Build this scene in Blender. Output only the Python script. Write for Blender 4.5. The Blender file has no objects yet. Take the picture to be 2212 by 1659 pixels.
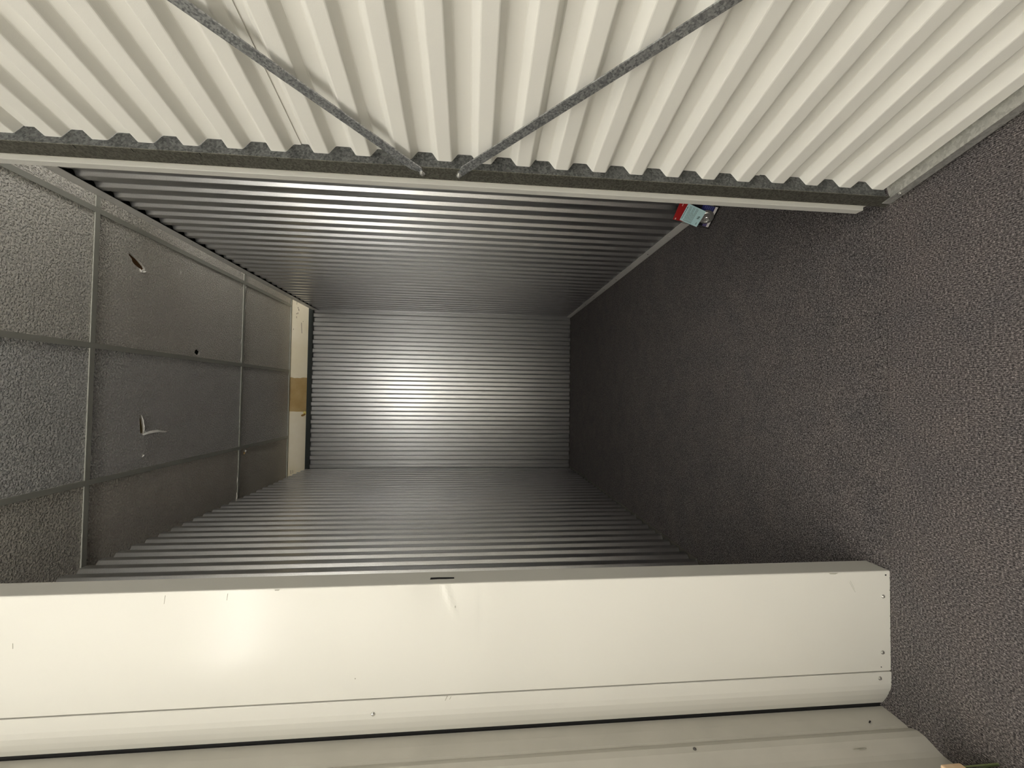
import bpy, bmesh, math, random
from mathutils import Vector, Matrix
from mathutils.geometry import delaunay_2d_cdt

random.seed(7)
SC = bpy.context.scene
COL = SC.collection

# ------------------------------------------------------------------ camera
PITCH, YAW, ROLL, FPX, HC = 0.0947, 0.0275, 0.0158, 901.16, 0.9563
def camera_basis():
    cp, sp, cy, sy = math.cos(PITCH), math.sin(PITCH), math.cos(YAW), math.sin(YAW)
    fwd = Vector((sy * cp, cy * cp, -sp))
    side = fwd.cross(Vector((0, 0, 1))).normalized()      # world right
    down = -(side.cross(fwd)).normalized()                # world down
    im_right = math.cos(ROLL) * down + math.sin(ROLL) * side   # phone held sideways: picture right = world down
    im_down = -math.cos(ROLL) * side + math.sin(ROLL) * down
    return fwd, im_right, im_down
cam_data = bpy.data.cameras.new('camera')
cam = bpy.data.objects.new('camera', cam_data)
COL.objects.link(cam)
f_, r_, d_ = camera_basis()
rot = Matrix((r_, -d_, -f_)).transposed()
cam.matrix_world = Matrix.Translation((0, 0, HC)) @ rot.to_4x4()
cam_data.sensor_fit = 'HORIZONTAL'
cam_data.sensor_width = 36.0
cam_data.lens = FPX * 36.0 / 2212.0
cam_data.clip_start = 0.02
SC.camera = cam

# ------------------------------------------------------------------ world, exposure
world = bpy.data.worlds.new('world')
SC.world = world
world.use_nodes = True
world.node_tree.nodes['Background'].inputs['Color'].default_value = (1.0, 0.95, 0.88, 1)
world.node_tree.nodes['Background'].inputs['Strength'].default_value = 0.0
SC.view_settings.view_transform = 'Standard'
SC.view_settings.look = 'None'
SC.view_settings.gamma = 1.0
SC.view_settings.use_curve_mapping = False
SC.view_settings.exposure = 0.42
LAMP_STRENGTH = 28.0
LAMP_COLOR = (1.0, 0.97, 0.905, 1)
LAMP_DROP = 0.16
LAMPS = [(-1.75, -1.10), (-0.50, -1.10), (0.75, -1.10), (1.80, 0.38), (1.85, 2.30)]  # last two are unseen lights added to brighten the ceiling
SC.cycles.max_bounces = 8
SC.cycles.diffuse_bounces = 5
SC.cycles.glossy_bounces = 5
SC.cycles.caustics_refractive = False
SC.cycles.sample_clamp_indirect = 3.0

# ------------------------------------------------------------------ sizes (metres)
H = 2.644                      # underside of the ceiling grid
XL, XR = -0.688, 0.778         # ridge faces of the side walls
YB = 4.02                      # ridge face of the back wall
ZT = 2.447                     # top of the metal partitions
XJL, XJR = -0.389, 0.4735       # door opening
YP, YP2 = 0.878, 0.9365        # face of the front wall, back edge of the jamb return
TX0, TW, TY1, TL = 0.198, 0.6096, 2.024, 1.2192     # ceiling grid

# ------------------------------------------------------------------ materials
MATS = {}
def node_mat(name):
    m = bpy.data.materials.new(name)
    m.use_nodes = True
    MATS[name] = m
    nt = m.node_tree
    return m, nt, nt.nodes['Principled BSDF']
def rgb(r, g, b):
    def lin(c):
        c /= 255.0
        return c / 12.92 if c <= 0.04045 else ((c + 0.055) / 1.055) ** 2.4
    return (lin(r), lin(g), lin(b), 1)
def plain(name, col, rough=0.6, metal=0.0, spec=0.5):
    m, nt, b = node_mat(name)
    b.inputs['Base Color'].default_value = col
    b.inputs['Roughness'].default_value = rough
    b.inputs['Metallic'].default_value = metal
    b.inputs['Specular IOR Level'].default_value = spec
    return m
def noise_node(nt, scale, detail=2.0, rough=0.5, stretch=None):
    tc = nt.nodes.new('ShaderNodeNewGeometry')
    src = tc.outputs['Position']
    if stretch:
        mp = nt.nodes.new('ShaderNodeMapping')
        mp.inputs['Scale'].default_value = stretch
        nt.links.new(src, mp.inputs['Vector'])
        src = mp.outputs['Vector']
    n = nt.nodes.new('ShaderNodeTexNoise')
    n.inputs['Scale'].default_value = scale
    n.inputs['Detail'].default_value = detail
    n.inputs['Roughness'].default_value = rough
    nt.links.new(src, n.inputs['Vector'])
    return n
def ramp_node(nt, fac, stops):
    r = nt.nodes.new('ShaderNodeValToRGB')
    el = r.color_ramp.elements
    while len(el) < len(stops):
        el.new(0.5)
    for e, (p, c) in zip(el, stops):
        e.position = p
        e.color = c
    nt.links.new(fac, r.inputs['Fac'])
    return r
def bump_node(nt, b, height, strength, dist):
    bp = nt.nodes.new('ShaderNodeBump')
    bp.inputs['Strength'].default_value = strength
    bp.inputs['Distance'].default_value = dist
    nt.links.new(height, bp.inputs['Height'])
    nt.links.new(bp.outputs['Normal'], b.inputs['Normal'])
    return bp
def map_range(nt, fac, a, b_, lo, hi):
    n = nt.nodes.new('ShaderNodeMapRange')
    n.inputs['From Min'].default_value = a
    n.inputs['From Max'].default_value = b_
    n.inputs['To Min'].default_value = lo
    n.inputs['To Max'].default_value = hi
    nt.links.new(fac, n.inputs['Value'])
    return n

def make_sheet_metal():
    m, nt, b = node_mat('sheet_metal')            # bare aluzinc coated partition sheet
    n = noise_node(nt, 260, 1.0, 0.5)
    r = ramp_node(nt, n.outputs['Fac'], [(0.3, (0.655, 0.66, 0.668, 1)), (0.7, (0.715, 0.72, 0.728, 1))])
    nt.links.new(r.outputs['Color'], b.inputs['Base Color'])
    b.inputs['Metallic'].default_value = 1.0
    b.inputs['Roughness'].default_value = 0.31
make_sheet_metal()

def make_white_paint():
    m, nt, b = node_mat('white_paint')            # cream white baked enamel
    n = noise_node(nt, 1.6, 3.0, 0.5)
    r = ramp_node(nt, n.outputs['Fac'], [(0.3, (0.625, 0.615, 0.565, 1)), (0.7, (0.67, 0.66, 0.61, 1))])
    nt.links.new(r.outputs['Color'], b.inputs['Base Color'])
    b.inputs['Roughness'].default_value = 0.22
    b.inputs['Specular IOR Level'].default_value = 0.16
    w = noise_node(nt, 5.0, 1.0, 0.4, (1, 1, 0.4))
    f = noise_node(nt, 900, 1.0, 0.5)
    mix = nt.nodes.new('ShaderNodeMath'); mix.operation = 'MULTIPLY_ADD'
    nt.links.new(f.outputs['Fac'], mix.inputs[0]); mix.inputs[1].default_value = 0.006
    nt.links.new(w.outputs['Fac'], mix.inputs[2])
    bump_node(nt, b, mix.outputs[0], 0.25, 0.01)
make_white_paint()

def make_door_paint():
    m, nt, b = node_mat('door_paint')
    n = noise_node(nt, 3, 2.0, 0.5)
    r = ramp_node(nt, n.outputs['Fac'], [(0.3, (0.775, 0.765, 0.71, 1)), (0.7, (0.825, 0.815, 0.76, 1))])
    nt.links.new(r.outputs['Color'], b.inputs['Base Color'])
    b.inputs['Roughness'].default_value = 0.38
    f = noise_node(nt, 500, 2.0, 0.5)
    bump_node(nt, b, f.outputs['Fac'], 0.08, 0.001)
make_door_paint()

def make_shaded_paint():
    m, nt, b = node_mat('shaded_paint')             # beige hallway sheet, colour darkened as it faces away from the light
    n = noise_node(nt, 6, 3.0, 0.6)
    r = ramp_node(nt, n.outputs['Fac'], [(0.3, (0.46, 0.445, 0.395, 1)), (0.7, (0.53, 0.51, 0.455, 1))])
    nt.links.new(r.outputs['Color'], b.inputs['Base Color'])
    b.inputs['Roughness'].default_value = 0.42
make_shaded_paint()

def make_galv(name, lo, hi, rough, scale=170):
    m, nt, b = node_mat(name)                     # spangled galvanised steel
    v = nt.nodes.new('ShaderNodeTexVoronoi')
    v.inputs['Scale'].default_value = scale
    tc = nt.nodes.new('ShaderNodeNewGeometry')
    nt.links.new(tc.outputs['Position'], v.inputs['Vector'])
    n = noise_node(nt, 330, 3.0, 0.7)
    mx = nt.nodes.new('ShaderNodeMix'); mx.data_type = 'FLOAT'
    mx.inputs[0].default_value = 0.55
    sep = nt.nodes.new('ShaderNodeSeparateColor')
    nt.links.new(v.outputs['Color'], sep.inputs['Color'])
    nt.links.new(sep.outputs['Red'], mx.inputs[2])
    nt.links.new(n.outputs['Fac'], mx.inputs[3])
    r = ramp_node(nt, mx.outputs[0], [(0.3, lo), (0.7, hi)])
    nt.links.new(r.outputs['Color'], b.inputs['Base Color'])
    b.inputs['Metallic'].default_value = 0.75
    b.inputs['Roughness'].default_value = rough
    bump_node(nt, b, n.outputs['Fac'], 0.12, 0.001)
make_galv('galvanized', (0.20, 0.208, 0.216, 1), (0.46, 0.47, 0.475, 1), 0.42, 330)
make_galv('dull_galvanized', (0.11, 0.107, 0.088, 1), (0.20, 0.195, 0.165, 1), 0.5, 300)
make_galv('dark_galvanized', (0.06, 0.063, 0.064, 1), (0.15, 0.155, 0.155, 1), 0.5, 260)
make_galv('light_galvanized', (0.50, 0.50, 0.48, 1), (0.68, 0.68, 0.65, 1), 0.4)
plain('steel_bright', (0.70, 0.70, 0.68, 1), 0.25, 0.9)
plain('steel_dark', (0.20, 0.195, 0.19, 1), 0.3, 1.0)
plain('lock_steel', (0.42, 0.41, 0.40, 1), 0.28, 0.85)
plain('black_hole', (0.006, 0.006, 0.006, 1), 0.9)
plain('dark_channel', (0.008, 0.014, 0.011, 1), 0.5)
plain('trim_paint', (0.76, 0.745, 0.71, 1), 0.42, 0.1)
plain('grey_trim', (0.42, 0.41, 0.375, 1), 0.5)
plain('grey_scuff', (0.32, 0.31, 0.26, 1), 0.7)
plain('red_mark', (0.35, 0.05, 0.03, 1), 0.6)
plain('lamp_metal', (0.8, 0.8, 0.78, 1), 0.4)
plain('dirty_angle', (0.09, 0.085, 0.07, 1), 0.6, 0.3)

def make_tile(name, a, c, bump=0.5):
    m, nt, b = node_mat(name)                     # vinyl faced stipple ceiling panel
    n = noise_node(nt, 7, 3.0, 0.6)
    r = ramp_node(nt, n.outputs['Fac'], [(0.3, a), (0.7, c)])
    nt.links.new(r.outputs['Color'], b.inputs['Base Color'])
    b.inputs['Roughness'].default_value = 0.55
    st = noise_node(nt, 120, 2.5, 0.55)
    rr = ramp_node(nt, st.outputs['Fac'], [(0.46, (0, 0, 0, 1)), (0.72, (1, 1, 1, 1))])
    bump_node(nt, b, rr.outputs['Color'], bump, 0.022)
make_tile('tile_warm', (0.84, 0.80, 0.73, 1), (0.89, 0.855, 0.79, 1), 0.9)
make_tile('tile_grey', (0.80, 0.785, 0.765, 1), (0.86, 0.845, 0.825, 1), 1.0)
make_tile('tile_buff', (0.76, 0.71, 0.63, 1), (0.82, 0.77, 0.69, 1), 0.9)
plain('tee_paint', (0.38, 0.38, 0.34, 1), 0.5)
plain('brown_core', (0.12, 0.055, 0.015, 1), 0.9)
plain('olive_core', (0.14, 0.095, 0.02, 1), 0.9)
plain('gypsum_white', (0.93, 0.91, 0.86, 1), 0.8)

def make_carpet(name, ribs):
    m, nt, b = node_mat(name)
    g = 1.32 if ribs else 1.18
    n = noise_node(nt, 360, 3.0, 0.8, (1, 0.7, 1))
    r = ramp_node(nt, n.outputs['Fac'], [(0.34, (0.014, 0.013, 0.015, 1)), (0.5, (0.103, 0.097, 0.097, 1)),
                                         (0.60, (0.215, 0.20, 0.198, 1)), (0.70, (0.44, 0.41, 0.395, 1))])
    big = noise_node(nt, 9, 3.0, 0.6)
    br = ramp_node(nt, big.outputs['Fac'], [(0.3, (0.88 * g, 0.88 * g, 0.89 * g, 1)), (0.7, (1.07 * g, 1.03 * g, 1.005 * g, 1))])
    mul = nt.nodes.new('ShaderNodeMix'); mul.data_type = 'RGBA'; mul.blend_type = 'MULTIPLY'
    mul.inputs[0].default_value = 1.0
    nt.links.new(r.outputs['Color'], mul.inputs[6])
    nt.links.new(br.outputs['Color'], mul.inputs[7])
    nt.links.new(mul.outputs[2], b.inputs['Base Color'])
    b.inputs['Roughness'].default_value = 0.95
    b.inputs['Specular IOR Level'].default_value = 0.0
    h = n.outputs['Fac']
    if ribs:
        tc = nt.nodes.new('ShaderNodeTexCoord')
        w = nt.nodes.new('ShaderNodeTexWave')
        w.bands_direction = 'X'
        w.inputs['Scale'].default_value = 80.0
        w.inputs['Distortion'].default_value = 1.2
        w.inputs['Detail'].default_value = 1.0
        nt.links.new(tc.outputs['Object'], w.inputs['Vector'])
        ma = nt.nodes.new('ShaderNodeMath'); ma.operation = 'MULTIPLY_ADD'
        nt.links.new(w.outputs['Fac'], ma.inputs[0]); ma.inputs[1].default_value = 0.3
        nt.links.new(n.outputs['Fac'], ma.inputs[2])
        h = ma.outputs[0]
    bump_node(nt, b, h, 0.9, 0.006)
make_carpet('carpet_hall', True)
make_carpet('carpet_unit', False)

def make_drywall():
    m, nt, b = node_mat('cream_drywall')
    n = noise_node(nt, 4, 3.0, 0.6)
    r = ramp_node(nt, n.outputs['Fac'], [(0.3, (0.74, 0.66, 0.48, 1)), (0.7, (0.82, 0.75, 0.60, 1))])
    nt.links.new(r.outputs['Color'], b.inputs['Base Color'])
    b.inputs['Roughness'].default_value = 0.7
    m, nt, b = node_mat('tan_drywall')
    n = noise_node(nt, 12, 3.0, 0.6)
    r = ramp_node(nt, n.outputs['Fac'], [(0.3, (0.36, 0.235, 0.085, 1)), (0.7, (0.44, 0.31, 0.14, 1))])
    nt.links.new(r.outputs['Color'], b.inputs['Base Color'])
    b.inputs['Roughness'].default_value = 0.8
make_drywall()
plain('pencil', (0.20, 0.17, 0.12, 1), 0.9)
plain('brown_spot', (0.25, 0.14, 0.03, 1), 0.9)
plain('yellow_stain', (0.80, 0.68, 0.22, 1), 0.8)
plain('hall_white', (0.78, 0.76, 0.70, 1), 0.45)

m, nt, b = node_mat('lamp_diffuser')
b.inputs['Base Color'].default_value = (0.9, 0.9, 0.85, 1)
b.inputs['Emission Color'].default_value = LAMP_COLOR
b.inputs['Emission Strength'].default_value = LAMP_STRENGTH

# ------------------------------------------------------------------ object helpers
def link_mesh(name, verts, faces, mat, parent=None, mats=None, fmat=None, smooth=False, recenter=True):
    vs = [Vector(v) for v in verts]
    c = Vector((0, 0, 0))
    if recenter and vs:
        lo = Vector([min(v[i] for v in vs) for i in range(3)])
        hi = Vector([max(v[i] for v in vs) for i in range(3)])
        c = (lo + hi) / 2
    me = bpy.data.meshes.new(name)
    me.from_pydata([v - c for v in vs], [], faces)
    for mm in (mats or [mat]):
        me.materials.append(MATS[mm])
    if fmat:
        for p, i in zip(me.polygons, fmat):
            p.material_index = i
    if smooth:
        for p in me.polygons:
            p.use_smooth = True
    me.update()
    bm = bmesh.new(); bm.from_mesh(me)
    bmesh.ops.recalc_face_normals(bm, faces=bm.faces)
    bm.to_mesh(me); bm.free()
    o = bpy.data.objects.new(name, me)
    COL.objects.link(o)
    set_parent(o, parent, Matrix.Translation(c))
    return o
def set_parent(o, parent, world):
    if parent is None:
        o.matrix_basis = world
        o['wm'] = [x for row in world for x in row]
    else:
        pw = WM[parent.name]
        o.parent = parent
        o.matrix_parent_inverse = Matrix.Identity(4)
        o.matrix_basis = pw.inverted() @ world
    WM[o.name] = world.copy()
    if 'wm' in o:
        del o['wm']
WM = {}
def empty(name, loc, kind=None, label=None, cat=None, group=None, world=None):
    o = bpy.data.objects.new(name, None)
    o.empty_display_size = 0.05
    COL.objects.link(o)
    set_parent(o, None, world if world is not None else Matrix.Translation(loc))
    tag(o, label, cat, group, kind)
    return o
def tag(o, label=None, cat=None, group=None, kind=None):
    if label: o['label'] = label
    if cat: o['category'] = cat
    if group: o['group'] = group
    if kind: o['kind'] = kind
    return o
def box_geo(x0, x1, y0, y1, z0, z1):
    v = [(x, y, z) for x in (x0, x1) for y in (y0, y1) for z in (z0, z1)]
    f = [(0, 1, 3, 2), (4, 6, 7, 5), (0, 4, 5, 1), (2, 3, 7, 6), (0, 2, 6, 4), (1, 5, 7, 3)]
    return v, f
def merge(*geos):
    V, Fc = [], []
    for v, f in geos:
        o = len(V)
        V += list(v)
        Fc += [tuple(i + o for i in q) for q in f]
    return V, Fc
def xf(geo, mtx):
    return [tuple(mtx @ Vector(v)) for v in geo[0]], geo[1]
def box(name, x0, x1, y0, y1, z0, z1, mat, parent=None, bevel=0.0):
    v, f = box_geo(x0, x1, y0, y1, z0, z1)
    o = link_mesh(name, v, f, mat, parent)
    if bevel:
        bm = bmesh.new(); bm.from_mesh(o.data)
        bmesh.ops.bevel(bm, geom=list(bm.edges), offset=bevel, segments=2, affect='EDGES', profile=0.5)
        bm.to_mesh(o.data); bm.free()
    return o
def prism(poly, mtx, h0, h1):
    """poly in local xy, extruded local z h0..h1, placed by mtx"""
    n = len(poly)
    v = [tuple(mtx @ Vector((p[0], p[1], h0))) for p in poly] + [tuple(mtx @ Vector((p[0], p[1], h1))) for p in poly]
    f = [tuple(range(n))[::-1], tuple(range(n, 2 * n))] + [(i, (i + 1) % n, n + (i + 1) % n, n + i) for i in range(n)]
    return v, f
def frame(origin, ex, ey, ez):
    m = Matrix((ex, ey, ez)).transposed().to_4x4()
    m.translation = Vector(origin)
    return m
def cyl_geo(mtx, r, z0, z1, seg=14, r1=None, dome=0.0):
    r1 = r if r1 is None else r1
    v, f = [], []
    for rr, z in ((r, z0), (r1, z1)):
        v += [tuple(mtx @ Vector((rr * math.cos(2 * math.pi * i / seg), rr * math.sin(2 * math.pi * i / seg), z))) for i in range(seg)]
    f += [(i, (i + 1) % seg, seg + (i + 1) % seg, seg + i) for i in range(seg)]
    f.append(tuple(range(seg))[::-1])
    if dome:
        v += [tuple(mtx @ Vector((0.6 * r1 * math.cos(2 * math.pi * i / seg), 0.6 * r1 * math.sin(2 * math.pi * i / seg), z1 + dome * 0.75))) for i in range(seg)]
        v.append(tuple(mtx @ Vector((0, 0, z1 + dome))))
        f += [(seg + i, seg + (i + 1) % seg, 2 * seg + (i + 1) % seg, 2 * seg + i) for i in range(seg)]
        f += [(2 * seg + i, 2 * seg + (i + 1) % seg, 3 * seg) for i in range(seg)]
    else:
        f.append(tuple(range(seg, 2 * seg)))
    return v, f
def lathe_geo(mtx, prof, seg=28):
    """prof list of (r, z), closed on the axis at both ends"""
    v, f = [], []
    for r, z in prof:
        v += [tuple(mtx @ Vector((r * math.cos(2 * math.pi * i / seg), r * math.sin(2 * math.pi * i / seg), z))) for i in range(seg)]
    for k in range(len(prof) - 1):
        for i in range(seg):
            a, b_ = k * seg + i, k * seg + (i + 1) % seg
            f.append((a, b_, b_ + seg, a + seg))
    f.append(tuple(range(seg))[::-1])
    f.append(tuple(range((len(prof) - 1) * seg, len(prof) * seg)))
    return v, f
def tube_geo(pts, r, seg=10):
    pts = [Vector(p) for p in pts]
    v, f = [], []
    prev = None
    for i, p in enumerate(pts):
        t = (pts[min(i + 1, len(pts) - 1)] - pts[max(i - 1, 0)]).normalized()
        if prev is None:
            a = t.orthogonal().normalized()
        else:
            a = (prev - t * prev.dot(t)).normalized()
        prev = a
        b_ = t.cross(a)
        v += [tuple(p + r * (a * math.cos(2 * math.pi * k / seg) + b_ * math.sin(2 * math.pi * k / seg))) for k in range(seg)]
    for i in range(len(pts) - 1):
        for k in range(seg):
            f.append((i * seg + k, i * seg + (k + 1) % seg, (i + 1) * seg + (k + 1) % seg, (i + 1) * seg + k))
    f.append(tuple(range(seg))[::-1]); f.append(tuple(range((len(pts) - 1) * seg, len(pts) * seg)))
    return v, f

SCREW = {}
def screw(parent, pos, normal, r=0.005, mat='steel_bright', name='screw'):
    """hex washer screw head; alike heads share a mesh"""
    key = (round(r, 4), mat)
    n = Vector(normal).normalized()
    if key not in SCREW:
        I = Matrix.Identity(4)
        geo = merge(cyl_geo(I, r, -0.002, r * 0.25, 12), cyl_geo(I, r * 0.66, r * 0.25, r * 0.75, 6, dome=r * 0.18))
        me = bpy.data.meshes.new(name)
        me.from_pydata(geo[0], [], geo[1])
        me.materials.append(MATS[mat])
        me.update()
        SCREW[key] = me
    o = bpy.data.objects.new(name, SCREW[key])
    COL.objects.link(o)
    q = n.to_track_quat('Z', 'Y').to_matrix().to_4x4()
    set_parent(o, parent, Matrix.Translation(pos) @ q)
    return o

# ---- corrugated sheets ---------------------------------------------------
def rib_profile(n, pitch, depth, start=0.0, flat=0.375, lap=0.0):
    """points (u, d): d = 0 on the ridges, -depth in the valleys; n ribs, with rounded bends"""
    s = 0.5 - flat
    pts = [(start, -depth)]
    bends = []
    for k in range(n):
        a = start + k * pitch
        v0 = a + flat * pitch * 0.5
        bends += [(v0, -depth), (v0 + s * pitch, 0.0), (v0 + (s + flat) * pitch, 0.0), (v0 + (2 * s + flat) * pitch, -depth)]
    end = start + n * pitch
    allp = [pts[0]] + bends + [(end + lap, -depth)]
    out = [allp[0]]
    rr = 0.0022
    for i in range(1, len(allp) - 1):
        p, q, w = Vector(allp[i - 1]), Vector(allp[i]), Vector(allp[i + 1])
        a = (p - q).normalized() * rr
        c = (w - q).normalized() * rr
        out += [tuple(q + a), tuple(q + (a + c) * 0.28), tuple(q + c)]
    out.append(allp[-1])
    return out
def corrugated(name, prof, v0, v1, place, mat, parent, t=0.0009, vsteps=1, wobble=0.0):
    """extrude profile along v; place(u, d, v) -> world point"""
    V, Fc = [], []
    n = len(prof)
    for side in (0, 1):
        for j in range(vsteps + 1):
            v = v0 + (v1 - v0) * j / vsteps
            for (u, d) in prof:
                V.append(tuple(place(u, d - side * t, v)))
    def idx(s, j, i): return s * (vsteps + 1) * n + j * n + i
    for j in range(vsteps):
        for i in range(n - 1):
            Fc.append((idx(0, j, i), idx(0, j, i + 1), idx(0, j + 1, i + 1), idx(0, j + 1, i)))
            Fc.append((idx(1, j, i), idx(1, j + 1, i), idx(1, j + 1, i + 1), idx(1, j, i + 1)))
        for i in (0, n - 1):
            Fc.append((idx(0, j, i), idx(0, j + 1, i), idx(1, j + 1, i), idx(1, j, i)))
    for j in (0, vsteps):
        for i in range(n - 1):
            Fc.append((idx(0, j, i), idx(1, j, i), idx(1, j, i + 1), idx(0, j, i + 1)))
    return link_mesh(name, V, Fc, mat, parent)

# ================================================================== THE SETTING
# ---- floors
o = box('floor', -3.4, 3.4, -1.75, 0.876, -0.05, 0.0, 'carpet_hall')
tag(o, 'ribbed charcoal carpet of the corridor floor', None, None, 'structure')
o = box('floor', -1.55, 1.75, 0.878, 4.12, -0.05, -0.0005, 'carpet_unit')
tag(o, 'speckled dark grey carpet inside the storage unit', None, None, 'structure')
# frayed carpet seam under the door line
V, Fc = [], []
random.seed(3)
for i in range(420):
    x = random.uniform(-0.68, 1.2); y = 0.877 + random.gauss(0, 0.006); a = random.uniform(0, math.pi); l = random.uniform(0.003, 0.009)
    dx, dy = math.cos(a) * l, math.sin(a) * l
    g = box_geo(-0.0004, 0.0004, 0, 1, 0, 0.0008)
    mt = frame((x, y, 0.0), Vector((-math.sin(a), math.cos(a), 0)), Vector((dx, dy, 0.001)), Vector((0, 0, 1)))
    gv, gf = xf(g, mt)
    o_ = len(V); V += gv; Fc += [tuple(k + o_ for k in q) for q in gf]
plain('carpet_fuzz', (0.12, 0.11, 0.105, 1), 0.95)
tag(link_mesh('carpet_fuzz', V, Fc, 'carpet_fuzz'), 'frayed carpet fibres along the seam at the doorway', 'fibres', None, 'stuff')

# ---- ceiling: grid and panels
ceil = empty('ceiling', (0.0, 2.0, H), 'structure', 'suspended ceiling of stippled panels in a painted metal grid')
cols = [(TX0 + TW * k, TX0 + TW * (k + 1)) for k in range(-5, 5)]
rows = [(TY1 + TL * k, TY1 + TL * (k + 1)) for k in range(-3, 2)]
rows = [(a, min(b_, 4.052)) for a, b_ in rows]
TZ = H + 0.005                       # underside of the panels
lamp_cells = set()
def torn(poly, d=0.013):
    return ('hole', poly, d)
HOLES = {}
gash1 = [(0.6843, 2.2009), (0.6654, 2.206), (0.6527, 2.2234), (0.6400, 2.2280), (0.6306, 2.2415), (0.6195, 2.2741), (0.6029, 2.2823), (0.6098, 2.2894),
         (0.6279, 2.3098), (0.6394, 2.3001), (0.6503, 2.2815), (0.6624, 2.2603), (0.6711, 2.2367)]
gash2 = [(-0.1197, 2.3121), (-0.1456, 2.3103), (-0.1700, 2.3140), (-0.1933, 2.3156), (-0.2174, 2.3197), (-0.2279, 2.331), (-0.2194, 2.3425),
         (-0.2000, 2.3430), (-0.1833, 2.3408), (-0.1493, 2.3315), (-0.1296, 2.3215)]
def blob(cx, cy, rx, ry, n=9, seed=1):
    rnd = random.Random(seed)
    return [(cx + rx * (0.75 + 0.4 * rnd.random()) * math.cos(2 * math.pi * i / n), cy + ry * (0.75 + 0.4 * rnd.random()) * math.sin(2 * math.pi * i / n)) for i in range(n)]
hole_list = [(gash1, 'brown_core'), (gash2, 'olive_core'), (blob(0.242, 2.7433, 0.020, 0.026, 10, 2), 'black_hole'),
             (blob(0.6898, 2.5767, 0.010, 0.005, 8, 3), 'black_hole'), (blob(-0.3335, 2.3373, 0.012, 0.006, 8, 4), 'black_hole'),
             (blob(0.372, 3.2170, 0.022, 0.010, 8, 5), 'black_hole'), (blob(0.2358, 3.2230, 0.014, 0.006, 8, 6), 'black_hole'),
             (blob(-0.4450, 3.305, 0.016, 0.010, 8, 8), 'black_hole'), (blob(0.4485, 1.9796, 0.010, 0.004, 7, 9), 'gypsum_white'),
             (blob(-0.5404, 2.4423, 0.010, 0.003, 7, 10), 'black_hole'), (blob(0.62, 1.52, 0.012, 0.008, 7, 11), 'black_hole'),
             (blob(0.665, 2.275, 0.003, 0.003, 7, 12), 'black_hole'), (blob(-0.09, 1.75, 0.003, 0.003, 7, 13), 'black_hole')]
def tile_mesh(x0, x1, y0, y1, mat):
    pts = [(x0, y0), (x1, y0), (x1, y1), (x0, y1)]
    holes = []
    for poly, core in hole_list:
        if all(x0 + 0.002 < p[0] < x1 - 0.002 and y0 + 0.002 < p[1] < y1 - 0.002 for p in poly):
            holes.append((poly, core))
    th = 0.015
    mats = [mat]
    V = [(x, y, TZ) for x, y in pts] + [(x, y, TZ + th) for x, y in pts]
    Fc, fm = [(4, 5, 6, 7), (0, 1, 5, 4), (1, 2, 6, 5), (2, 3, 7, 6), (3, 0, 4, 7)], [0] * 5
    if not holes:
        Fc.append((3, 2, 1, 0)); fm.append(0)
        return V, Fc, mats, fm
    vin = [Vector(p) for p in pts]
    edges = [(0, 1), (1, 2), (2, 3), (3, 0)]
    loops = []
    for poly, core in holes:
        s = len(vin)
        vin += [Vector(p) for p in poly]
        n = len(poly)
        edges += [(s + i, s + (i + 1) % n) for i in range(n)]
        loops.append((s, n, core))
    ov, oe, of, a_, b_, c_ = delaunay_2d_cdt(vin, edges, [], 1, 1e-7)
    base = len(V)
    V += [(p.x, p.y, TZ) for p in ov]
    def inside(p, poly):
        r = False
        for i in range(len(poly)):
            (xa, ya), (xb, yb) = poly[i], poly[i - 1]
            if (ya > p[1]) != (yb > p[1]) and p[0] < (xb - xa) * (p[1] - ya) / (yb - ya) + xa:
                r = not r
        return r
    for f in of:
        cx = sum(ov[i].x for i in f) / len(f); cy = sum(ov[i].y for i in f) / len(f)
        if any(inside((cx, cy), poly) for poly, _ in holes):
            continue
        Fc.append(tuple(base + i for i in f)); fm.append(0)
    for (poly, core) in holes:
        if core not in mats:
            mats.append(core)
        if 'gypsum_white' not in mats:
            mats.append('gypsum_white')
        k = len(V); n = len(poly)
        V += [(p[0], p[1], TZ) for p in poly] + [(p[0], p[1], TZ + 0.011) for p in poly]
        for i in range(n):
            Fc.append((k + i, k + (i + 1) % n, k + n + (i + 1) % n, k + n + i)); fm.append(mats.index('gypsum_white'))
        Fc.append(tuple(k + n + i for i in range(n))); fm.append(mats.index(core))
    return V, Fc, mats, fm
TILES = {}
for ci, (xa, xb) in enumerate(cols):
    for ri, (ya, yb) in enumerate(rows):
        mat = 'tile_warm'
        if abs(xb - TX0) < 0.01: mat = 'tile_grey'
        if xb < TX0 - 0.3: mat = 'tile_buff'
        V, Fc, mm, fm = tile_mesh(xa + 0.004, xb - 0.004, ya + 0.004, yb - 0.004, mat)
        TILES[(ci, ri)] = link_mesh('ceiling_panel', V, Fc, None, ceil, mats=mm, fmat=fm)
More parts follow.
